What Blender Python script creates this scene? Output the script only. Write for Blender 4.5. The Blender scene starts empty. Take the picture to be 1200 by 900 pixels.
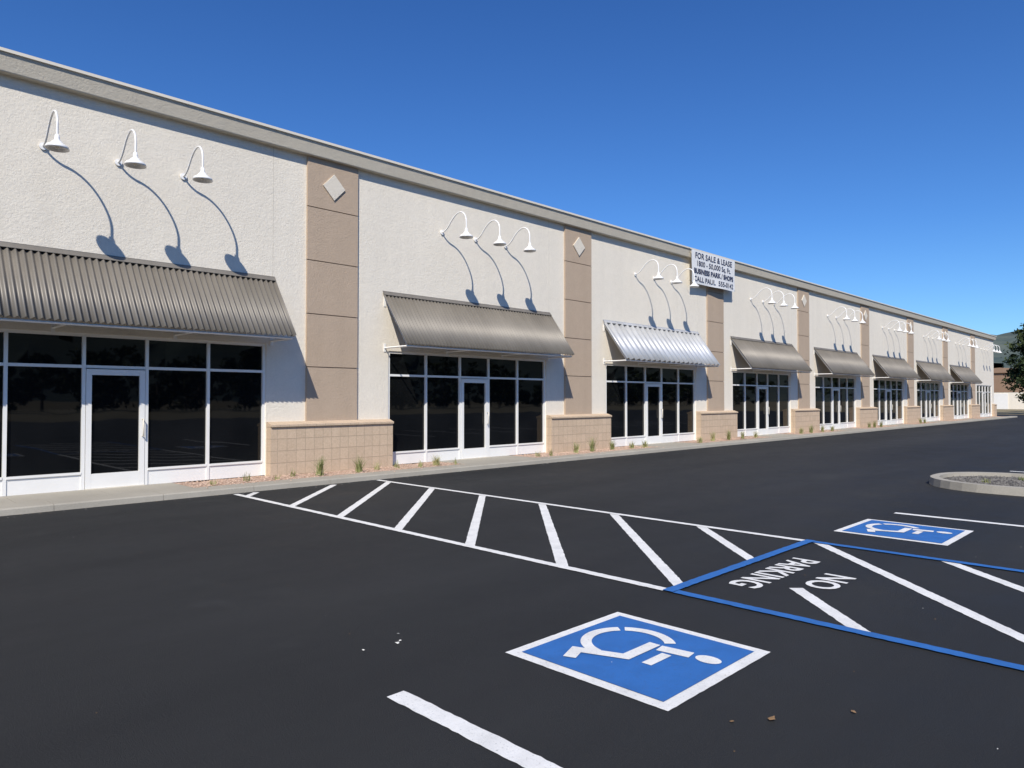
import bpy, math, random
from mathutils import Vector, noise
random.seed(7)
scene=bpy.context.scene
scene.view_settings.view_transform='Standard'
scene.view_settings.look='None'
scene.view_settings.exposure=0
R=math.radians

# ---------------------------------------------------------------- materials
def nmat(name):
    m=bpy.data.materials.new(name); m.use_nodes=True
    nt=m.node_tree; b=nt.nodes['Principled BSDF']
    return m,nt,b
def N(nt,t,**kw):
    n=nt.nodes.new(t)
    for k,v in kw.items(): setattr(n,k,v)
    return n
def noise_n(nt,vec,scale,detail=4,rough=.55):
    n=N(nt,'ShaderNodeTexNoise'); n.inputs['Scale'].default_value=scale
    n.inputs['Detail'].default_value=detail; n.inputs['Roughness'].default_value=rough
    nt.links.new(vec,n.inputs['Vector']); return n.outputs['Fac']
def ramp(nt,fac,stops):
    r=N(nt,'ShaderNodeValToRGB'); e=r.color_ramp.elements
    while len(e)<len(stops): e.new(0.5)
    for i,(p,c) in enumerate(stops):
        e[i].position=p; e[i].color=(c[0],c[1],c[2],1)
    nt.links.new(fac,r.inputs['Fac']); return r.outputs['Color']
def mix(nt,fac,a,b,mode='MIX'):
    m=N(nt,'ShaderNodeMix',data_type='RGBA',blend_type=mode)
    for idx,v in ((0,fac),(6,a),(7,b)):
        if isinstance(v,(int,float)): m.inputs[idx].default_value=v
        elif isinstance(v,tuple): m.inputs[idx].default_value=(v[0],v[1],v[2],1)
        else: nt.links.new(v,m.inputs[idx])
    return m.outputs[2]
def bump(nt,b,h,strength,dist):
    n=N(nt,'ShaderNodeBump'); n.inputs['Strength'].default_value=strength
    n.inputs['Distance'].default_value=dist
    nt.links.new(h,n.inputs['Height']); nt.links.new(n.outputs[0],b.inputs['Normal'])
def coord(nt):
    g=N(nt,'ShaderNodeNewGeometry'); return g.outputs['Position']
def simple(name,col,rough=.6,metal=0,var=.12,scale=6,bscale=None,bstr=.3,bdist=.002,spec=.5):
    m,nt,b=nmat(name); p=coord(nt)
    f=noise_n(nt,p,scale,5)
    lo=tuple(c*(1-var) for c in col); hi=tuple(min(1,c*(1+var)) for c in col)
    nt.links.new(ramp(nt,f,[(.3,lo),(.7,hi)]),b.inputs['Base Color'])
    b.inputs['Roughness'].default_value=rough; b.inputs['Metallic'].default_value=metal
    b.inputs['Specular IOR Level'].default_value=spec
    if bscale: bump(nt,b,noise_n(nt,p,bscale,3),bstr,bdist)
    return m

def stretch(nt,p,sx,sy,sz):
    m=N(nt,'ShaderNodeMapping'); m.inputs['Scale'].default_value=(sx,sy,sz)
    nt.links.new(p,m.inputs['Vector']); return m.outputs[0]

def stucco(name,col):
    m,nt,b=nmat(name); p=coord(nt)
    big=noise_n(nt,p,.45,5); mid=noise_n(nt,p,4.5,6,.7); fine=noise_n(nt,p,22,5,.75)
    streak=noise_n(nt,stretch(nt,p,3.0,3.0,.25),1.0,5)
    sc=lambda k:tuple(min(1,x*k) for x in col)
    c=ramp(nt,big,[(.3,sc(.93)),(.7,sc(1.0))])
    c=mix(nt,.30,c,ramp(nt,fine,[(.3,sc(.72)),(.65,sc(1.09))]))
    c=mix(nt,.22,c,ramp(nt,mid,[(.35,sc(.86)),(.65,sc(1.06))]))
    c=mix(nt,.16,c,ramp(nt,streak,[(.35,sc(.82)),(.6,col)]))
    nt.links.new(c,b.inputs['Base Color']); b.inputs['Roughness'].default_value=.9
    b.inputs['Specular IOR Level'].default_value=.2
    ad=N(nt,'ShaderNodeMath',operation='MULTIPLY_ADD'); ad.inputs[1].default_value=.8
    nt.links.new(mid,ad.inputs[0]); nt.links.new(noise_n(nt,p,30,5,.78),ad.inputs[2])
    bump(nt,b,ad.outputs[0],.7,.016)
    return m
M_wall=stucco('stucco_offwhite',(.85,.775,.645))
M_pil=stucco('stucco_tan',(.50,.385,.28))
M_corn=stucco('cornice_stucco',(.60,.54,.43))
M_dia=stucco('diamond_stucco',(.76,.69,.57))
M_cap=simple('parapet_cap_metal',(.74,.68,.56),.5,.0,.04,2)
M_joint=simple('wall_joint_line',(.60,.55,.46),.9)  # control joint's own tone, a little darker than the wall stucco
M_jointp=simple('joint_tan',(.20,.155,.115),.9)
M_white=simple('white_paint_aluminium',(.84,.82,.77),.35,0,.03,3)
M_lamp=simple('white_enamel',(.86,.84,.80),.25,0,.02,3)
M_roof=simple('roof_membrane',(.45,.45,.44),.9)
M_glass,nt,b=nmat('dark_tinted_glass'); p=coord(nt)
nt.links.new(ramp(nt,noise_n(nt,p,.8,3),[(.3,(.003,.0035,.004)),(.7,(.007,.0075,.008))]),b.inputs['Base Color'])
b.inputs['Roughness'].default_value=.02; b.inputs['IOR'].default_value=1.5; b.inputs['Specular IOR Level'].default_value=.42
bump(nt,b,noise_n(nt,p,1.3,1),.12,.014)
M_block,nt,b=nmat('concrete_block_tan'); p=coord(nt)
s=N(nt,'ShaderNodeSeparateXYZ'); nt.links.new(p,s.inputs[0])
a=N(nt,'ShaderNodeMath',operation='ADD'); nt.links.new(s.outputs[0],a.inputs[0]); nt.links.new(s.outputs[1],a.inputs[1])
cmb=N(nt,'ShaderNodeCombineXYZ'); nt.links.new(a.outputs[0],cmb.inputs[0])
z2=N(nt,'ShaderNodeMath',operation='ADD'); z2.inputs[1].default_value=-.1; nt.links.new(s.outputs[2],z2.inputs[0]); nt.links.new(z2.outputs[0],cmb.inputs[1])
br=N(nt,'ShaderNodeTexBrick'); br.offset=0; br.inputs['Scale'].default_value=1
br.inputs['Brick Width'].default_value=.205; br.inputs['Row Height'].default_value=.2433; br.inputs['Mortar Size'].default_value=.006
br.inputs['Color1'].default_value=(.62,.47,.325,1); br.inputs['Color2'].default_value=(.53,.40,.275,1); br.inputs['Mortar'].default_value=(.38,.29,.20,1)
nt.links.new(cmb.outputs[0],br.inputs['Vector'])
c=mix(nt,.40,br.outputs['Color'],ramp(nt,noise_n(nt,p,30,5,.7),[(.3,(.40,.30,.20)),(.7,(.68,.53,.38))]))
nt.links.new(c,b.inputs['Base Color']); b.inputs['Roughness'].default_value=.95
inv=N(nt,'ShaderNodeMath',operation='MULTIPLY_ADD'); inv.inputs[1].default_value=-1.0; nt.links.new(br.outputs['Fac'],inv.inputs[0]); nt.links.new(noise_n(nt,p,40,5,.7),inv.inputs[2])
bump(nt,b,inv.outputs[0],.7,.012)
def awn_mat(name,c0,c1,metal,rough):
    m,nt,b=nmat(name); p=coord(nt)
    f=noise_n(nt,stretch(nt,p,6,1.2,1.2),1.2,5); g=noise_n(nt,p,.7,2)
    c=mix(nt,.5,ramp(nt,f,[(.3,c0),(.7,c1)]),ramp(nt,g,[(.35,c0),(.65,c1)]))
    nt.links.new(c,b.inputs['Base Color']); b.inputs['Metallic'].default_value=metal
    b.inputs['Roughness'].default_value=rough; return m
M_awn=awn_mat('weathered_corrugated_metal',(.165,.147,.122),(.230,.206,.172),.2,.5)
M_galv=awn_mat('galvanised_metal',(.45,.45,.44),(.66,.66,.65),.35,.42)
M_conc,nt,b=nmat('concrete'); p=coord(nt)
c=mix(nt,.5,ramp(nt,noise_n(nt,p,1.2,6),[(.3,(.29,.26,.21)),(.7,(.42,.38,.31))]),ramp(nt,noise_n(nt,p,50,4,.7),[(.3,(.27,.25,.20)),(.7,(.46,.42,.34))]))
nt.links.new(c,b.inputs['Base Color']); b.inputs['Roughness'].default_value=.9
bump(nt,b,noise_n(nt,p,80,4),.4,.003)
# asphalt
M_asph,nt,b=nmat('asphalt'); p=coord(nt)
fine=noise_n(nt,p,80,4,.88); med=noise_n(nt,p,1.1,6,.65); big=noise_n(nt,stretch(nt,p,.10,.55,1),1,5,.6)
c=ramp(nt,fine,[(.3,(.009,.0092,.0090)),(.72,(.045,.0452,.0440))])
c=mix(nt,.38,c,ramp(nt,med,[(.3,(.017,.0172,.0168)),(.7,(.033,.0332,.0325))]))
c=mix(nt,.34,c,ramp(nt,big,[(.35,(.016,.0162,.016)),(.65,(.044,.0442,.043))]))
d=ramp(nt,noise_n(nt,p,.55,8,.75),[(.58,(0,0,0)),(.75,(1,1,1))])
c=mix(nt,1.0,c,mix(nt,1.0,d,(.013,.0128,.0122),'MULTIPLY'),'ADD')
v=N(nt,'ShaderNodeTexVoronoi'); v.inputs['Scale'].default_value=80; nt.links.new(p,v.inputs['Vector'])
sp=ramp(nt,v.outputs['Distance'],[(.0,(1,1,1)),(.10,(0,0,0))])
c=mix(nt,1.0,c,mix(nt,1.0,sp,(.04,.04,.038),'MULTIPLY'),'ADD')
nt.links.new(c,b.inputs['Base Color'])
nt.links.new(ramp(nt,med,[(.3,(.62,)*3),(.7,(.82,)*3)]),b.inputs['Roughness'])
b.inputs['Specular IOR Level'].default_value=.26
bump(nt,b,noise_n(nt,p,80,4,.88),1.0,.011)
def road_paint(name,col,wear=.5):
    m,nt,b=nmat(name); p=coord(nt)
    c=ramp(nt,noise_n(nt,p,5,6,.65),[(.25,tuple(x*.80 for x in col)),(.6,col)])
    w=ramp(nt,noise_n(nt,p,60,5,.85),[(.34,(1,1,1)),(.43,(0,0,0))])
    g=N(nt,'ShaderNodeMath',operation='MULTIPLY'); g.inputs[1].default_value=wear
    nt.links.new(w,g.inputs[0])
    c=mix(nt,g.outputs[0],c,(.06,.06,.06))
    nt.links.new(c,b.inputs['Base Color']); b.inputs['Roughness'].default_value=.7
    bump(nt,b,noise_n(nt,p,80,4,.88),.6,.006)
    return m
M_pw=road_paint('white_road_paint',(.81,.79,.74),.55)
M_pb=road_paint('blue_road_paint',(.024,.14,.42),.5)
M_grav,nt,b=nmat('gravel_bed'); p=coord(nt)
v=N(nt,'ShaderNodeTexVoronoi'); v.inputs['Scale'].default_value=38; nt.links.new(p,v.inputs['Vector'])
sx=N(nt,'ShaderNodeSeparateXYZ'); nt.links.new(v.outputs['Color'],sx.inputs[0])
nt.links.new(ramp(nt,sx.outputs[0],[(0,(.26,.15,.10)),(.5,(.52,.34,.24)),(1,(.72,.56,.44))]),b.inputs['Base Color'])
b.inputs['Roughness'].default_value=.95; bump(nt,b,v.outputs['Distance'],1,.02)
M_stone=simple('gravel_stones',(.52,.37,.27),.9,0,.5,30)
M_gstone=simple('dark_gravel_stones',(.13,.12,.105),.9,0,.7,20)
M_dgrav=simple('dark_mulch',(.07,.06,.05),.95,0,.6,40,60,1,.02)
M_field,nt,b=nmat('dry_grass_field'); p=coord(nt)
c=mix(nt,.5,ramp(nt,noise_n(nt,p,.05,6),[(.3,(.17,.13,.07)),(.7,(.29,.23,.12))]),ramp(nt,noise_n(nt,p,3,6,.7),[(.3,(.12,.11,.05)),(.7,(.32,.26,.15))]))
nt.links.new(c,b.inputs['Base Color']); b.inputs['Roughness'].default_value=1
M_hill,nt,b=nmat('hazed_hill_vegetation'); p=coord(nt)
c=mix(nt,.55,ramp(nt,noise_n(nt,p,.012,7,.7),[(.35,(.06,.085,.085)),(.65,(.15,.165,.135))]),ramp(nt,noise_n(nt,p,.08,6,.7),[(.35,(.045,.07,.075)),(.65,(.12,.14,.115))]))  # vegetation greens shifted bluish: aerial haze is mixed into the base colour
nt.links.new(c,b.inputs['Base Color']); b.inputs['Roughness'].default_value=1
b.inputs['Specular IOR Level'].default_value=0
M_bark=simple('bark',(.10,.075,.055),.95,0,.35,8,20,.8,.02)
def leafm(name,a,bb):
    m,nt,b=nmat(name); p=coord(nt)
    nt.links.new(ramp(nt,noise_n(nt,p,1.1,4),[(.35,a),(.65,bb)]),b.inputs['Base Color'])
    b.inputs['Roughness'].default_value=.75; b.inputs['Specular IOR Level'].default_value=.25; return m
M_leaf=leafm('foliage_dark',(.018,.032,.012),(.05,.072,.026))
M_leaf2=leafm('foliage_light',(.04,.06,.018),(.085,.10,.035))
M_grass=leafm('ornamental_grass_blades',(.16,.19,.06),(.42,.40,.18))
M_ban=simple('banner_vinyl',(.80,.79,.76),.5,0,.04,1.5)
M_ink=simple('banner_ink',(.03,.04,.09),.6)
M_brown=simple('warehouse_metal',(.30,.19,.12),.7,0,.1,.5)
M_litter=simple('dry_leaf',(.22,.13,.06),.9,0,.4,20)
M_bits=simple('pale_debris',(.6,.58,.52),.9,0,.2,20)
M_black=simple('black_rubber',(.02,.02,.02),.6)

# ---------------------------------------------------------------- mesh builder
class MB:
    def __init__(s): s.v=[]; s.f=[]; s.m=[]; s.mats=[]; s.sm=[]
    def mi(s,mat):
        if mat not in s.mats: s.mats.append(mat)
        return s.mats.index(mat)
    def face(s,pts,mat,smooth=False):
        i=len(s.v); s.v+= [tuple(p) for p in pts]; s.f.append(tuple(range(i,i+len(pts)))); s.m.append(s.mi(mat)); s.sm.append(smooth)
    def box(s,x0,x1,y0,y1,z0,z1,mat):
        i=len(s.v)
        s.v+=[(x0,y0,z0),(x1,y0,z0),(x1,y1,z0),(x0,y1,z0),(x0,y0,z1),(x1,y0,z1),(x1,y1,z1),(x0,y1,z1)]
        for q in ((0,3,2,1),(4,5,6,7),(0,1,5,4),(1,2,6,5),(2,3,7,6),(3,0,4,7)):
            s.f.append(tuple(i+k for k in q)); s.m.append(s.mi(mat)); s.sm.append(False)
    def prism_x(s,prof,x0,x1,mat):
        n=len(prof); i=len(s.v)
        s.v+=[(x0,y,z) for y,z in prof]+[(x1,y,z) for y,z in prof]
        for k in range(n):
            j=(k+1)%n; s.f.append((i+k,i+j,i+n+j,i+n+k)); s.m.append(s.mi(mat)); s.sm.append(False)
        s.f.append(tuple(i+k for k in range(n))[::-1]); s.m.append(s.mi(mat)); s.sm.append(False)
        s.f.append(tuple(i+n+k for k in range(n))); s.m.append(s.mi(mat)); s.sm.append(False)
    def tube(s,path,rad,mat,n=8,smooth=True,caps=True):
        path=[Vector(p) for p in path]; rings=[]
        if not isinstance(rad,(list,tuple)): rad=[rad]*len(path)
        for k,p in enumerate(path):
            d=(path[min(k+1,len(path)-1)]-path[max(k-1,0)]).normalized()
            a=d.cross(Vector((1,0.01,0)) if abs(d.x)<.9 else Vector((0,1,0))).normalized(); c=d.cross(a)
            i=len(s.v)
            for j in range(n):
                t=2*math.pi*j/n; s.v.append(tuple(p+(a*math.cos(t)+c*math.sin(t))*rad[k]))
            rings.append(i)
        for k in range(len(rings)-1):
            for j in range(n):
                s.f.append((rings[k]+j,rings[k]+(j+1)%n,rings[k+1]+(j+1)%n,rings[k+1]+j)); s.m.append(s.mi(mat)); s.sm.append(smooth)
        if caps:
            for r in (rings[0],rings[-1]):
                s.f.append(tuple(r+j for j in range(n))); s.m.append(s.mi(mat)); s.sm.append(False)
    def lathe(s,cx,cy,prof,mat,n=20):
        rings=[]
        for r,z in prof:
            i=len(s.v)
            for j in range(n):
                t=2*math.pi*j/n; s.v.append((cx+r*math.cos(t),cy+r*math.sin(t),z))
            rings.append(i)
        for k in range(len(rings)-1):
            for j in range(n):
                s.f.append((rings[k]+j,rings[k]+(j+1)%n,rings[k+1]+(j+1)%n,rings[k+1]+j)); s.m.append(s.mi(mat)); s.sm.append(True)
    def obj(s,name,parent=None,fix=True,loc=None):
        me=bpy.data.meshes.new(name)
        if loc: s.v=[(a-loc[0],b-loc[1],c-loc[2]) for a,b,c in s.v]
        me.from_pydata(s.v,[],s.f)
        for m in s.mats: me.materials.append(m)
        me.polygons.foreach_set('material_index',s.m); me.polygons.foreach_set('use_smooth',s.sm)
        me.update()
        if fix:
            import bmesh
            bm=bmesh.new(); bm.from_mesh(me); bmesh.ops.remove_doubles(bm,verts=bm.verts,dist=1e-5); bmesh.ops.recalc_face_normals(bm,faces=bm.faces); bm.to_mesh(me); bm.free()
        o=bpy.data.objects.new(name,me); scene.collection.objects.link(o)
        if loc: o.location=loc
        if parent: o.parent=parent
        return o
def empty(name,loc=(0,0,0)):
    e=bpy.data.objects.new(name,None); e.location=loc; scene.collection.objects.link(e); return e
def text_mesh(name,body,size,mat,mtx_fn,parent=None,offset=0.0,width=None):
    cu=bpy.data.curves.new(name,'FONT'); cu.body=body; cu.size=size; cu.align_x='CENTER'; cu.align_y='CENTER'; cu.offset=offset; cu.resolution_u=4
    t=bpy.data.objects.new(name+'_tmp',cu); scene.collection.objects.link(t)
    dg=bpy.context.evaluated_depsgraph_get(); me=bpy.data.meshes.new_from_object(t.evaluated_get(dg))
    bpy.data.objects.remove(t)
    xs=[v.co.x for v in me.vertices]; w=max(xs)-min(xs); sc=(width/w) if width else 1
    for v in me.vertices: v.co=Vector(mtx_fn(v.co.x*sc,v.co.y))
    me.materials.clear(); me.materials.append(mat)
    o=bpy.data.objects.new(name,me); scene.collection.objects.link(o)
    if parent: o.parent=parent
    return o

# ---------------------------------------------------------------- layout constants (metres)
WY=13.55
ZB=.10
centers=[3.85-8.4*2,3.85-8.4,3.85]+[12.3+8.3*k for k in range(8)]
pils=[(centers[i]+centers[i+1])/2 for i in range(len(centers)-1)]
HW=2.735
X0=centers[0]-4.2; X1=74.0
ZT=7.13; ZC=6.80

# ---------------------------------------------------------------- building
bld=empty('commercial_building',(0,WY,0))
def par(o):
    o.parent=bld; o.matrix_parent_inverse.identity(); o.location=(o.location[0],o.location[1]-WY,o.location[2]); return o
w=MB()
edges=[(c-HW,c+HW) for c in centers]
x=X0; Zh=2.76
for a,b_ in edges:
    w.face([(x,WY,0),(a,WY,0),(a,WY,ZT-.05),(x,WY,ZT-.05)],M_wall)
    w.face([(a,WY,Zh),(b_,WY,Zh),(b_,WY,ZT-.05),(a,WY,ZT-.05)],M_wall)
    w.face([(a,WY,0),(a,WY+.25,0),(a,WY+.25,Zh),(a,WY,Zh)],M_wall)
    w.face([(b_,WY,0),(b_,WY,Zh),(b_,WY+.25,Zh),(b_,WY+.25,0)],M_wall)
    w.face([(a,WY,Zh),(a,WY+.25,Zh),(b_,WY+.25,Zh),(b_,WY,Zh)],M_wall)
    x=b_
w.face([(x,WY,0),(X1,WY,0),(X1,WY,ZT-.05),(x,WY,ZT-.05)],M_wall)
D=22
w.face([(X1,WY,0),(X1,WY+D,0),(X1,WY+D,ZT-.05),(X1,WY,ZT-.05)],M_wall)
w.face([(X0,WY,0),(X0,WY,ZT-.05),(X0,WY+D,ZT-.05),(X0,WY+D,0)],M_wall)
w.face([(X0,WY+D,0),(X0,WY+D,ZT-.05),(X1,WY+D,ZT-.05),(X1,WY+D,0)],M_wall)
w.face([(X0,WY+.2,ZT-.5),(X1,WY+.2,ZT-.5),(X1,WY+D-.2,ZT-.5),(X0,WY+D-.2,ZT-.5)],M_roof)
par(w.obj('walls',fix=False))
j=MB()
for c in centers:
    j.box(c+2.86-.005,c+2.86+.005,WY-.002,WY+.01,Zh+.02,ZC+.05,M_joint)
par(j.obj('control_joints'))
cn=MB()
prof=[(WY+.1,ZC),(WY-.14,ZC),(WY-.15,ZC+.015),(WY-.19,ZT-.07),(WY-.20,ZT-.04),(WY+.1,ZT-.04)]
cn.prism_x(prof,X0-.2,X1+.2,M_corn)
cn.box(X0-.25,X1+.25,WY-.225,WY+.13,ZT-.038,ZT+.012,M_cap)
cn.box(X1+.003,X1+.2,WY+.13,WY+D,ZC,ZT-.04,M_corn)
par(cn.obj('cornice'))
pl=MB()
zs=[1.17,2.32,3.45,4.59,5.73,ZC-.002]
for c in pils:
    for k in range(5):
        pl.box(c-.62,c+.62,WY-.055,WY+.02,zs[k]+(.010 if k else 0),zs[k+1]-(.010 if k<4 else 0),M_pil)
    pl.box(c-.60,c+.60,WY-.035,WY+.01,1.17,ZC-.002,M_jointp)
    zc=6.24; d=.27
    q=[(c-d,zc),(c,zc-d*1.05),(c+d,zc),(c,zc+d*1.05)]
    fr=[(a,WY-.085,z) for a,z in q]; bk=[(a,WY-.054,z) for a,z in q]
    pl.face(fr,M_dia)
    for k in range(4): pl.face([fr[k],bk[k],bk[(k+1)%4],fr[(k+1)%4]],M_dia)
par(pl.obj('pilasters'))
bk=MB()
ends=[(centers[i]+HW+.01,centers[i+1]-HW-.01) for i in range(len(centers)-1)]+[(centers[-1]+HW+.01,X1-.02)]
for a,b_ in ends:
    bk.box(a,b_,WY-.2,WY+.02,.02,1.07,M_block)
    bk.prism_x([(WY-.001,1.073),(WY-.235,1.073),(WY-.235,1.12),(WY-.06,1.175),(WY-.001,1.175)],a-.004,b_+.004,M_block)
par(bk.obj('block_wainscot'))
ZK=.40
for c in centers:
    s=MB(); a=c-HW; b_=c+HW
    ms=[a+.03,a+.03+1.11,c-.5,c+.5,b_-.03-1.11,b_-.03]
    y0=WY+.03; y1=WY+.14
    s.box(a,b_,y0,y1,Zh-.055,Zh-.002,M_white)
    def vm(x,z0,z1,hw=.028): s.box(x-hw,x+hw,y0-.004,y1,z0,z1,M_white)
    for k,x in enumerate(ms):
        vm(x,ZB+.002,Zh-.056,.03 if k in(0,5) else .026)
    for k in range(5):
        xl=ms[k]+.031; xr=ms[k+1]-.031
        # each pane is set with a minute tilt, as real glazing is
        t1=random.uniform(-.004,.004); t2=random.uniform(-.004,.004)
        s.box(xl-.004,xr+.004,y0+.003,y1,2.17,2.22,M_white)
        s.face([(xl-.01,y0+.05,2.21),(xr+.01,y0+.05+t1,2.21),(xr+.01,y0+.05+t1,Zh-.05),(xl-.01,y0+.05,Zh-.05)],M_glass)
        if k!=2:
            s.box(xl-.004,xr+.004,y0+.012,y1,ZB+.001,ZK-.04,M_white)
            s.box(xl-.004,xr+.004,y0-.012,y1,ZK-.038,ZK,M_white)
            s.face([(xl-.01,y0+.05,ZK-.01),(xr+.01,y0+.05+t2,ZK-.01),(xr+.01,y0+.05+t2,2.18),(xl-.01,y0+.05,2.18)],M_glass)
    par(s.obj('storefront_window',fix=True))
    d=MB(); xl=ms[2]+.034; xr=ms[3]-.034; yd=y0-.012
    d.box(xl,xl+.085,yd,y1-.02,ZB+.012,2.155,M_white); d.box(xr-.085,xr,yd,y1-.02,ZB+.012,2.155,M_white)
    d.box(xl+.086,xr-.086,yd+.002,y1-.02,2.055,2.155,M_white)
    d.box(xl+.086,xr-.086,yd+.002,y1-.02,ZB+.012,.36,M_white)
    d.face([(xl+.08,yd+.05,.35),(xr-.08,yd+.05,.35),(xr-.08,yd+.05,2.06),(xl+.08,yd+.05,2.06)],M_glass)
    xh=xr-.04
    d.tube([(xh,yd-.001,1.28),(xh,yd-.06,1.28),(xh,yd-.06,.98),(xh,yd-.001,.98)],.012,M_cap,8)
    d.box(xl-.004,xr+.004,y0-.04,y1,ZB,ZB+.01,M_cap)
    par(d.obj('door'))

# ---------------------------------------------------------------- awnings
def awning(c,period,amp,mat,hw=2.9):
    e=empty('metal_awning',(c,WY,3.4))
    m=MB(); zt,zb,out=4.08,2.87,.90
    n=int(2*hw/period*10)
    slope=Vector((0,-out,zb-zt)); L=slope.length; sd=slope/L; nr=Vector((0,sd.z,-sd.y))
    if nr.z<0: nr=-nr
    rows=[0,.5,1.0]; idx=[]
    for r in rows:
        row=[]
        for i in range(n+1):
            x=-hw+2*hw*i/n; ph=2*math.pi*(x+hw)/period
            wob=.006*noise.noise(Vector((x*1.3+c,r*2,0)))
            p=Vector((x,-.012,zt-3.4))+slope*r+nr*(amp*math.sin(ph)+wob)
            row.append(len(m.v)); m.v.append(tuple(p))
        idx.append(row)
    for k in range(len(rows)-1):
        for i in range(n):
            m.f.append((idx[k][i],idx[k+1][i],idx[k+1][i+1],idx[k][i+1])); m.m.append(m.mi(mat)); m.sm.append(True)
    sh=m.obj('corrugated_sheet',e,fix=False)
    sol=sh.modifiers.new('thickness','SOLIDIFY'); sol.thickness=.003; sol.offset=-1
    fr=MB(); a=3.4; fl=MB()
    fl.prism_x([(-.002,zt+.06-a),(-.012,zt+.06-a),(-.012,zt+.05-a),(-.075,zt-.035-a),(-.075,zt-.028-a),(-.002,zt+.055-a)],-hw,hw,mat)
    fl.obj('wall_flashing',e)
    r=.022
    for x in (-hw+.06,-hw/3,hw/3,hw-.06):
        fr.tube([(x,-.01,zt-.09-a),(x,-out+.05,zb-.01-a)],r,M_white,4,False)
        fr.tube([(x,-.01,zb-.05-a),(x,-out+.05,zb-.05-a)],r,M_white,4,False)
        fr.box(x-.03,x+.03,-.014,-.001,zt-.3-a,zt-.02-a,M_white)
        fr.box(x-.03,x+.03,-.014,-.001,zb-.14-a,zb+.05-a,M_white)
    fr.tube([(-hw+.04,-out+.05,zb-.045-a),(hw-.04,-out+.05,zb-.045-a)],r,M_white,4,False)
    fr.tube([(-hw+.04,-out/2,(zt+zb)/2-.07-a),(hw-.04,-out/2,(zt+zb)/2-.07-a)],.018,M_white,4,False)
    fr.obj('support_frame',e)
for i,c in enumerate(centers[:-1]):
    if i==4: awning(c,.29,.042,M_galv)
    else: awning(c,.105,.025,M_awn)

# ---------------------------------------------------------------- gooseneck lamps
def lamp(x):
    m=MB(); z=5.79
    m.tube([(x,WY+.001,z),(x,WY-.03,z)],.06,M_lamp,16)
    pts=[(0.02,z),(.12,z+.02),(.24,z+.10),(.38,z+.24),(.52,z+.34),(.66,z+.385),(.78,z+.36),(.87,z+.28),(.915,z+.16),(.92,z+.03),(.92,z-.06)]
    P=[]
    for k in range(len(pts)-1):
        p0=pts[max(k-1,0)];p1=pts[k];p2=pts[k+1];p3=pts[min(k+2,len(pts)-1)]
        for t in (0,.33,.66):
            P.append(tuple(.5*((2*p1[q])+(-p0[q]+p2[q])*t+(2*p0[q]-5*p1[q]+4*p2[q]-p3[q])*t*t+(-p0[q]+3*p1[q]-3*p2[q]+p3[q])*t**3) for q in (0,1)))
    P.append(pts[-1])
    m.tube([(x,WY-a,b) for a,b in P],.0175,M_lamp,8)
    cy=WY-.92; zt=z-.05
    m.lathe(x,cy,[(.001,zt),(.032,zt),(.038,zt-.06),(.045,zt-.09),(.07,zt-.105),(.085,zt-.13),(.11,zt-.15),(.145,zt-.17),(.162,zt-.195),(.166,zt-.225),(.156,zt-.222),(.135,zt-.18),(.09,zt-.155),(.05,zt-.13),(.001,zt-.12)],M_lamp,24)
    m.lathe(x,cy,[(.001,zt-.22),(.022,zt-.21),(.03,zt-.19),(.022,zt-.15),(.001,zt-.125)],M_cap,10)
    m.obj('gooseneck_wall_lamp',None,True,(x,WY,z))
for c in centers:
    for k in (-1.12,0,1.10): lamp(c-.02+k)

# ---------------------------------------------------------------- banner
bn=empty('sale_banner',(24.25,WY-.27,6.47))
m=MB(); nx,nz=30,10; Wb,Hb=3.25,1.22
def bpt(x,z):
    return (x,-.03*noise.noise(Vector((x*1.1,z*.8,3)))-.02*math.sin(x*2.2)*(Hb/2-z),z)
for i in range(nx):
    for k in range(nz):
        xa=-Wb/2+Wb*i/nx; xb=-Wb/2+Wb*(i+1)/nx; za=-Hb/2+Hb*k/nz; zb=-Hb/2+Hb*(k+1)/nz
        m.face([bpt(xa,za),bpt(xb,za),bpt(xb,zb),bpt(xa,zb)],M_ban,True)
m.obj('vinyl_sheet',bn)
def bt(zc):
    return lambda x,y:(x,bpt(x,zc+y)[1]-.012,zc+y)
text_mesh('text_line_1','FOR SALE & LEASE',.30,M_ink,bt(.42),bn,.004,2.75)
text_mesh('text_line_2','1800 - 50,000 Sq. Ft.',.27,M_ink,bt(.14),bn,.004,2.5)
text_mesh('text_line_3','BUSINESS PARK / SHOPS',.25,M_ink,bt(-.15),bn,.010,2.95)
text_mesh('text_line_4','CALL PAUL  555-0142',.26,M_ink,bt(-.44),bn,.004,2.95)
rp=MB()
for sx in (-1,1):
    for z in (Hb/2-.03,-Hb/2+.03):
        rp.tube([(sx*(Wb/2-.03),0,z),(sx*(Wb/2+.12),.05,z+.05)],.006,M_black,5)
rp.obj('ropes',bn)

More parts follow.
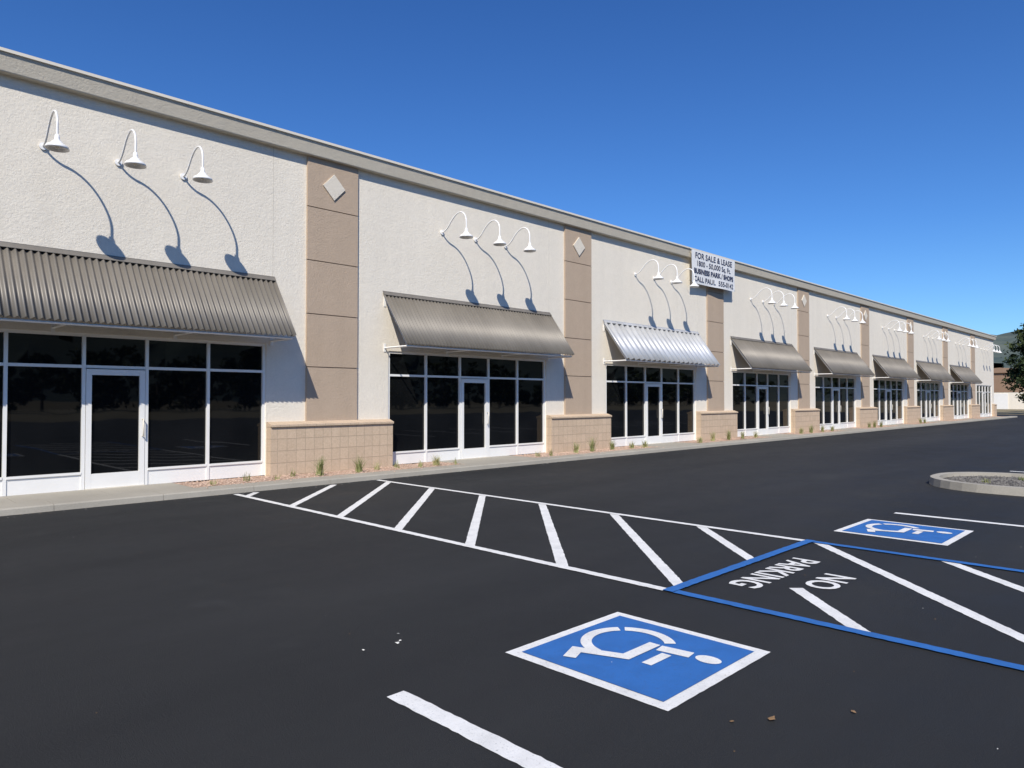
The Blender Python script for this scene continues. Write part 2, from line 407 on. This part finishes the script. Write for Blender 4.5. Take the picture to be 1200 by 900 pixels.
# ---------------------------------------------------------------- ground
g=MB(); S=1600
g.face([(-S,-S,-.03),(S,-S,-.03),(S,S,-.03),(-S,S,-.03)],M_field); g.obj('ground')
g=MB(); g.face([(-45,-32,0),(88,-32,0),(88,12.06,0),(-45,12.06,0)],M_asph); g.face([(X1+1.2,12.06,0),(88,12.06,0),(88,40,0),(X1+1.2,40,0)],M_asph); g.obj('parking_lot_asphalt',fix=False)
pv=MB(); KY=12.05
xx=X0
while xx<X1+1.2:
    x2=min(xx+1.52,X1+1.2)
    pv.prism_x([(KY,-.02),(KY+.015,ZB-.02),(KY+.035,ZB),(12.55,ZB),(12.55,-.02)],xx+.003,x2-.003,M_conc); xx=x2
pv.box(X0,X1+1.19,KY+.03,12.54,-.02,ZB-.006,M_jointp)
aprons=[]
for i,c in enumerate(centers):
    a0,a1=(c-HW-.15,c+.95) if i<=2 else (c-1.25,c+1.25)
    aprons.append((a0,a1)); n=max(1,round((a1-a0)/1.3))
    for k in range(n):
        a=a0+k*(a1-a0)/n; pv.box(a+.003,a+(a1-a0)/n-.003,12.554,WY+.12,-.02,ZB+.0,M_conc)
pv.obj('sidewalk')
gb=MB()
beds=[(aprons[i][1]+.003,aprons[i+1][0]-.003) for i in range(len(aprons)-1)]+[(aprons[-1][1],X1)]
for a,b_ in beds:
    nx=24
    for i in range(nx):
        for k in range(3):
            def gp(i,k):
                x=a+(b_-a)*i/nx; y=12.554+(WY+.1-12.56)*k/3
                return (x,y,ZB-.012+.03*noise.noise(Vector((x*2,y*3,0))))
            gb.face([gp(i,k),gp(i+1,k),gp(i+1,k+1),gp(i,k+1)],M_grav)
gb.obj('gravel_bed')
def stone(st,x,y,z,r,mat):
    top=(x,y,z+r*.7); ring=[(x+r*math.cos(t+random.uniform(-.3,.3)),y+r*math.sin(t)*random.uniform(.6,1),z) for t in (0,1.25,2.5,3.77,5.0)]
    for q in range(5): st.face([ring[q],ring[(q+1)%5],top],mat)
st=MB()
for a,b_ in beds:
    if b_<1 or a>45: continue
    for _ in range(1100 if a<15 else 200):
        x=random.uniform(a,b_); y=random.uniform(12.5,13.5) if random.random()<.95 else random.uniform(12.15,12.6); r=random.uniform(.008,.024)
        if y>13.33 and min(abs(x-c) for c in pils)<1.6: y=13.3-random.random()*.5
        stone(st,x,y,ZB+r*.3,r,M_stone)
st.obj('gravel_stones',fix=False)

# ---------------------------------------------------------------- painted markings
def strip(m,p0,p1,w,z,mat):
    p0=Vector(p0);p1=Vector(p1); d=p1-p0; L=d.length; d/=L; n=Vector((-d.y,d.x)); k=max(2,int(L/.04))
    prev=None
    for i in range(k+1):
        p=p0+d*L*i/k; ja=random.uniform(-.004,.004); jb=random.uniform(-.004,.004)
        cur=(p+n*(w/2+ja),p-n*(w/2+jb))
        if prev: m.face([(prev[0].x,prev[0].y,z),(prev[1].x,prev[1].y,z),(cur[1].x,cur[1].y,z),(cur[0].x,cur[0].y,z)],mat)
        prev=cur
XA,XB=5.25,8.18; Wl=.10; YB=3.3
m=MB()
strip(m,(XA,11.9),(XA,YB+.05),Wl,.008,M_pw)
strip(m,(XB,11.95),(XB,YB+.05),Wl,.008,M_pw)
for yt in [12.9,11.53,10.17,8.81,7.44,6.06,4.68]:
    x0,y0=XB-.02,yt
    if y0>11.9: x0-=y0-11.9; y0=11.9
    x1,y1=XA+.0,yt-(XB-XA)
    if y1<YB+.03: x1=XB-(yt-YB); y1=YB
    strip(m,(x0,y0),(x1,y1),.115,.004,M_pw)
strip(m,(5.62,11.9),(XA,11.5),.11,.004,M_pw)
m.obj('white_crosswalk_marking',fix=False)
m=MB()
strip(m,(XB+.03,YB-.08),(XA+.03,YB-.08-(XB-XA)),.115,.004,M_pw)
strip(m,(6.10,2.58),(XA,1.73),.115,.004,M_pw)
for y in (1.92,.6,-.72,-1.9):
    x1,y1=XA,y-(XB-XA)
    if y1<-2.6: x1=XB-(y+2.6); y1=-2.6
    strip(m,(XB,y),(x1,y1),.115,.004,M_pw)
m.obj('aisle_hatch_marking',fix=False)
m=MB()
strip(m,(XA-.05,YB),(XB+.05,YB),.10,.016,M_pb)
strip(m,(XA,YB-.05),(XA,-2.6),.10,.012,M_pb)
strip(m,(XB,YB-.05),(XB,-2.6),.10,.012,M_pb)
m.obj('blue_aisle_border_marking',fix=False)
m=MB()
for x in (2.35,-.35,-3.05,11.1,19.3,22.1,24.9,27.7,33.3,36.1,38.9,41.7):
    strip(m,(x,3.25),(x,-2.6),.12,.004,M_pw)
m.obj('parking_stall_lines',fix=False)
def npt(zc,xc,yc): return lambda x,y:(xc-x,yc-y,zc)
nt_=empty('no_parking_marking',(0,0,0))
text_mesh('word_no','NO',.38,M_pw,npt(.006,6.52,2.47),nt_,.008,.58)
text_mesh('word_parking','PARKING',.38,M_pw,npt(.006,6.53,2.96),nt_,.008,1.42)

def acc(cx,cy,h=.61):
    e=empty('accessible_parking_symbol',(cx,cy,0))
    m=MB()
    c4=[(-h,-h),(h,-h),(h,h),(-h,h)]
    q=h-.08
    for k in range(4):
        a=Vector(c4[k]); b2=Vector(c4[(k+1)%4]); n=30
        ia=a*(q/h); ib=b2*(q/h)
        for i in range(n):
            o_a=a.lerp(b2,i/n)*(1+.006*noise.noise(Vector((i*.7,k*9,cx)))); o_b=a.lerp(b2,(i+1)/n)*(1+.006*noise.noise(Vector(((i+1)*.7,k*9,cx))))
            m.face([(*o_a,.004),(*o_b,.004),(*ia.lerp(ib,(i+1)/n),.004),(*ia.lerp(ib,i/n),.004)],M_pw)
    m.obj('white_border',e,fix=False)
    m=MB(); q+=.004
    m.face([(-q,-q,.008),(q,-q,.008),(q,q,.008),(-q,q,.008)],M_pb); m.obj('blue_field',e,fix=False)
    m=MB()
    def poly(pts,w,z):
        pts=[Vector(p) for p in pts]; L=[];Rr=[]
        for i,p in enumerate(pts):
            if i==0: d=(pts[1]-p).normalized(); n=Vector((-d.y,d.x)); k=1
            elif i==len(pts)-1: d=(p-pts[i-1]).normalized(); n=Vector((-d.y,d.x)); k=1
            else:
                d1=(p-pts[i-1]).normalized(); d2=(pts[i+1]-p).normalized(); n1=Vector((-d1.y,d1.x)); n2=Vector((-d2.y,d2.x)); n=(n1+n2).normalized(); k=1/max(.4,n.dot(n1))
            L.append(p+n*w/2*k); Rr.append(p-n*w/2*k)
        for i in range(len(pts)-1):
            m.face([(-a.x,-a.y,z) for a in (L[i],Rr[i],Rr[i+1],L[i+1])],M_pw)
    hd=[(-.185+.062*math.cos(t),.40+.085*math.sin(t)) for t in [2*math.pi*k/20 for k in range(20)]]
    m.face([(-a,-b_,.012) for a,b_ in hd],M_pw)
    poly([(-.178,.285),(-.145,.065)],.10,.012)
    poly([(-.080,.165),(.15,.165)],.07,.012)
    poly([(-.19,.005),(.14,.005),(.26,-.30),(.40,-.245)],.085,.014)
    c0=(-.085,-.14); r=.28
    arc=lambda a0,a1:[(c0[0]+r*math.cos(R(a0+(a1-a0)*k/20)),c0[1]+r*math.sin(R(a0+(a1-a0)*k/20))) for k in range(21)]
    poly(arc(130,220),.075,.012); poly(arc(228,350),.075,.012)
    m.obj('wheelchair_figure',e,fix=False)
acc(3.84,2.66); acc(9.66,2.73,.62)

# ---------------------------------------------------------------- grass tufts
def tuft(x,y,h,n,sp,z0=None,par_=None):
    m=MB()
    for _ in range(n):
        a=random.uniform(0,6.28); l=random.uniform(.55,1)*h; lean=random.uniform(.1,1)*sp; w=.007
        bx,by=random.gauss(0,.03),random.gauss(0,.03); px=math.cos(a);py=math.sin(a)
        prev=None
        for k in range(4):
            t=k/3; r=lean*t*t; ww=w*(1-t*.9); z=l*(t-.25*t*t*(lean/sp))
            c=(bx+px*r,by+py*r); cur=((c[0]-py*ww,c[1]+px*ww,z),(c[0]+py*ww,c[1]-px*ww,z))
            if prev: m.face([prev[0],prev[1],cur[1],cur[0]],M_grass)
            prev=cur
    o=m.obj('ornamental_grass',par_,fix=False); o.location=(x,y,(ZB-.01) if z0 is None else z0); return o
for x,y,h in [(7.40,12.85,.32),(8.30,12.80,.30),(8.85,12.95,.18),(9.35,12.9,.16),(6.9,13.0,.14),(9.9,12.75,.14),(10.4,12.8,.22),(10.9,12.7,.14),(13.9,12.8,.14),(14.4,12.8,.18),(15.6,12.9,.28),(16.4,12.95,.36),(17.3,12.9,.28),(18.2,12.8,.2),(18.9,12.8,.2),(22.3,12.8,.2),(23.4,12.9,.32),(24.6,12.9,.36),(25.7,12.9,.28),(26.8,12.9,.24),(31.2,12.9,.26),(32.3,12.9,.34),(33.6,12.9,.30),(34.8,12.9,.25),(40.0,12.9,.3),(40.8,12.9,.34),(41.9,12.9,.30),(49.3,12.9,.34),(50.2,12.9,.3),(5.2,12.75,.1),(5.9,12.9,.15),(6.4,12.72,.09)]:
    tuft(x,y,h*1.4,80 if h>.19 else 26,h*.85)

# island
isl=empty('parking_island',(0,0,0))
def island_outline(ins):
    x0,x1,yn=14.5+ins,17.3-ins,3.95-ins; r=1.25-ins*.6; pts=[]
    pts.append((x0,-2.4))
    for k in range(9):
        t=R(180-90*k/8); pts.append((x0+r+r*math.cos(t),yn-r+r*math.sin(t)))
    for k in range(9):
        t=R(90-90*k/8); pts.append((x1-r+r*math.cos(t),yn-r+r*math.sin(t)))
    pts.append((x1,-2.4)); return pts
o0=island_outline(0); o1=island_outline(.02); o2=island_outline(.16)
m=MB(); n=len(o0)
for k in range(n-1):
    m.face([(*o0[k],-.01),(*o0[k+1],-.01),(*o1[k+1],.14),(*o1[k],.14)],M_conc)
    m.face([(*o1[k],.14),(*o1[k+1],.14),(*o2[k+1],.14),(*o2[k],.14)],M_conc)
    m.face([(*o2[k],.14),(*o2[k+1],.14),(*o2[k+1],.03),(*o2[k],.03)],M_conc)
m.obj('kerb',isl,fix=False)
m=MB(); m.face([(x,y,.07) for x,y in o2],M_dgrav)
for _ in range(1800):
    x=random.uniform(14.75,17.1); y=random.uniform(.5,3.7)
    if y>2.9 and (x<15.3 or x>16.5) and math.hypot(x-(15.5 if x<15.9 else 16.3),y-2.7)>.85: continue
    r=random.uniform(.015,.045); stone(m,x,y,.07,r,M_gstone)
m.obj('mulch',isl,fix=False)
for x,y,h in [(15.6,3.0,.12),(16.5,2.6,.10),(15.4,2.1,.12),(16.3,1.5,.14)]: tuft(x,y,h,30,.1,.07,isl)

# debris
m=MB()
def bit(x,y,r,mat):
    pts=[(x+r*random.uniform(.5,1.2)*math.cos(t),y+r*random.uniform(.5,1)*math.sin(t),.006+random.uniform(0,r*.5)) for t in (0,1.1,2.2,3.3,4.4,5.4)]
    c=(x,y,.008+r*.4)
    for q in range(6): m.face([pts[q],pts[(q+1)%6],c],mat)
bit(2.83,3.9,.018,M_bits); bit(2.95,4.05,.012,M_bits); bit(2.88,3.93,.01,M_bits); bit(2.6,3.95,.012,M_bits)
bit(3.52,1.62,.03,M_litter); bit(3.35,1.75,.016,M_litter); bit(3.9,1.35,.018,M_litter)
for _ in range(150):
    x=random.uniform(-2,16); y=random.uniform(-1,11.8); bit(x,y,random.uniform(.003,.007),random.choice((M_bits,M_litter,M_litter)))
for _ in range(160):
    bit(random.uniform(-2,20),11.98-abs(random.gauss(0,.12)),random.uniform(.005,.012),random.choice((M_bits,M_litter)))
m.obj('leaf_litter',fix=False)

# ---------------------------------------------------------------- trees
def crown_leaves(m,cx,cy,cz,rx,ry,rz,nclump,nleaf,ls):
    for _ in range(nclump):
        while True:
            u=Vector((random.uniform(-1,1),random.uniform(-1,1),random.uniform(-1,1)))
            if .25<u.length<1: break
        k=1+.25*noise.noise(u*2.2+Vector((cx,cy,0)))
        q=Vector((cx+u.x*rx*k,cy+u.y*ry*k,cz+u.z*rz*k)); mat=M_leaf2 if random.random()<.3 else M_leaf; cr=random.uniform(.35,.8)*min(rx,rz)*.3
        for _ in range(nleaf):
            d=Vector((random.gauss(0,1),random.gauss(0,1),random.gauss(0,.7)))*cr*.6; c=q+d
            a=Vector((random.gauss(0,1),random.gauss(0,1),random.gauss(0,1))).normalized(); b=a.cross(Vector((random.gauss(0,1),random.gauss(0,1),random.gauss(0,1)))).normalized(); s=ls*random.uniform(.6,1.3)
            m.face([c-a*s,c+b*s*.5,c+a*s,c-b*s*.5],mat)
def tree(x,y,h,r,name,ncl=90,nl=45,ls=.22,low=.18):
    e=empty(name,(x,y,0)); m=MB()
    m.tube([(0,0,-.05),(.05,0,h*.2),(.1,.1,h*.45),(0,.1,h*.8)],[.2*h/8,.16*h/8,.1*h/8,.03],M_bark,8)
    for k in range(9):
        a=k*2.4; z=h*(.2+.05*k); L=r*random.uniform(.6,.85)
        m.tube([(.05,.03,z),(math.cos(a)*L*.5,math.sin(a)*L*.5,z+h*.07),(math.cos(a)*L,math.sin(a)*L,z+h*.17)],[.07*h/8,.045*h/8,.015],M_bark,6)
    m.obj('trunk',e,fix=False)
    m=MB(); zc=h*(low+1)/2; crown_leaves(m,0,0,zc,r,r,h*(1-low)/2,ncl,nl,ls)
    m.obj('crown',e,fix=False)
tree(93,13.0,10.4,2.6,'oak_tree',150,60,.2,.05)
tree(104,12.0,7.5,2.6,'oak_tree',70,45,.24,.1)
tree(128,27.5,4.5,2.2,'oak_tree',60,45,.24,.1)
m=MB()
random.seed(11)
x=-90
while x<190:
    y=-74+random.uniform(-8,8); h=random.uniform(4,11); r=random.uniform(2.4,4.6)
    m.tube([(x,y,-.1),(x,y,h*.6)],[.22,.1],M_bark,6)
    crown_leaves(m,x,y,h*.5,r,r,h*.5,30,26,.45); x+=random.uniform(1.8,5)
y=-60
while y<8:
    x=150+random.uniform(-6,6); h=random.uniform(5,9); r=random.uniform(2.4,4)
    m.tube([(x,y,-.1),(x,y,h*.6)],[.22,.1],M_bark,6)
    crown_leaves(m,x,y,h*.56,r,r,h*.45,26,26,.45); y+=random.uniform(5,10)
m.obj('distant_tree_line',fix=False)
# hills
m=MB(); na=220; rad=[420,560,700,850,1000,1200,1400]; hf=[0,.25,.55,.85,1,.7,.1]
vv=[]
for i in range(na+1):
    t=2*math.pi*i/na; row=[]
    for r,f in zip(rad,hf):
        p=Vector((math.cos(t)*2.2,math.sin(t)*2.2,0)); hh=92+36*noise.noise(p*1.3+Vector((4,1,0)))+16*noise.noise(p*5+Vector((r*.004,0,0)))
        row.append((r*math.cos(t),r*math.sin(t),-1+hh*f*(1+.15*noise.noise(Vector((p.x*6,p.y*6,r*.01))))))
    vv.append(row)
for i in range(na):
    for k in range(len(rad)-1): m.face([vv[i][k],vv[i][k+1],vv[i+1][k+1],vv[i+1][k]],M_hill,True)
m.obj('hills')
wh=empty('warehouse_building',(140,23,0)); m=MB()
m.box(-10,10,-9,9,2.6,5.6,M_brown); m.box(-9.97,9.97,-8.97,8.97,0,2.598,M_wall)
m.prism_x([(-9.4,5.6),(0,6.4),(9.4,5.6)],-10.3,10.3,M_brown)
for y in (-6,-1,4): m.box(-10.03,-9.9,y,y+2.8,0,2.4,M_white)
m.obj('shell',wh)

# ---------------------------------------------------------------- light, world, camera
sd=Vector((-1.07,-.95,1.35)).normalized()
L=bpy.data.lights.new('sun','SUN'); L.energy=5.0; L.angle=R(.53); L.color=(1,.955,.88)
so=bpy.data.objects.new('sun',L); so.rotation_euler=sd.to_track_quat('Z','Y').to_euler(); so.location=(0,-10,30); scene.collection.objects.link(so)
wd=bpy.data.worlds.new('World'); scene.world=wd; wd.use_nodes=True; nt=wd.node_tree
bg=nt.nodes['Background']; sky=nt.nodes.new('ShaderNodeTexSky'); sky.sky_type='NISHITA'; sky.sun_disc=False
sky.sun_elevation=math.asin(sd.z); sky.sun_rotation=math.atan2(sd.x,sd.y)%(2*math.pi)
sky.air_density=1.0; sky.dust_density=.1; sky.ozone_density=5.0; sky.altitude=300
tc=nt.nodes.new('ShaderNodeTexCoord'); sep=nt.nodes.new('ShaderNodeSeparateXYZ'); nt.links.new(tc.outputs['Generated'],sep.inputs[0])
tint=ramp(nt,sep.outputs[2],[(0.0,(.58,.80,.95)),(.22,(.40,.68,1.0)),(.6,(.29,.58,.97))])
skc=mix(nt,1.0,sky.outputs[0],tint,'MULTIPLY')
nt.links.new(skc,bg.inputs[0]); bg.inputs[1].default_value=.135
cam=bpy.data.cameras.new('camera'); cam.lens=24.72; cam.sensor_width=36; cam.clip_end=5000; cam.clip_start=.05
co=bpy.data.objects.new('camera',cam); co.location=(0,0,1.65); co.rotation_euler=(R(91.18),0,R(-45.2)); scene.collection.objects.link(co)
scene.camera=co
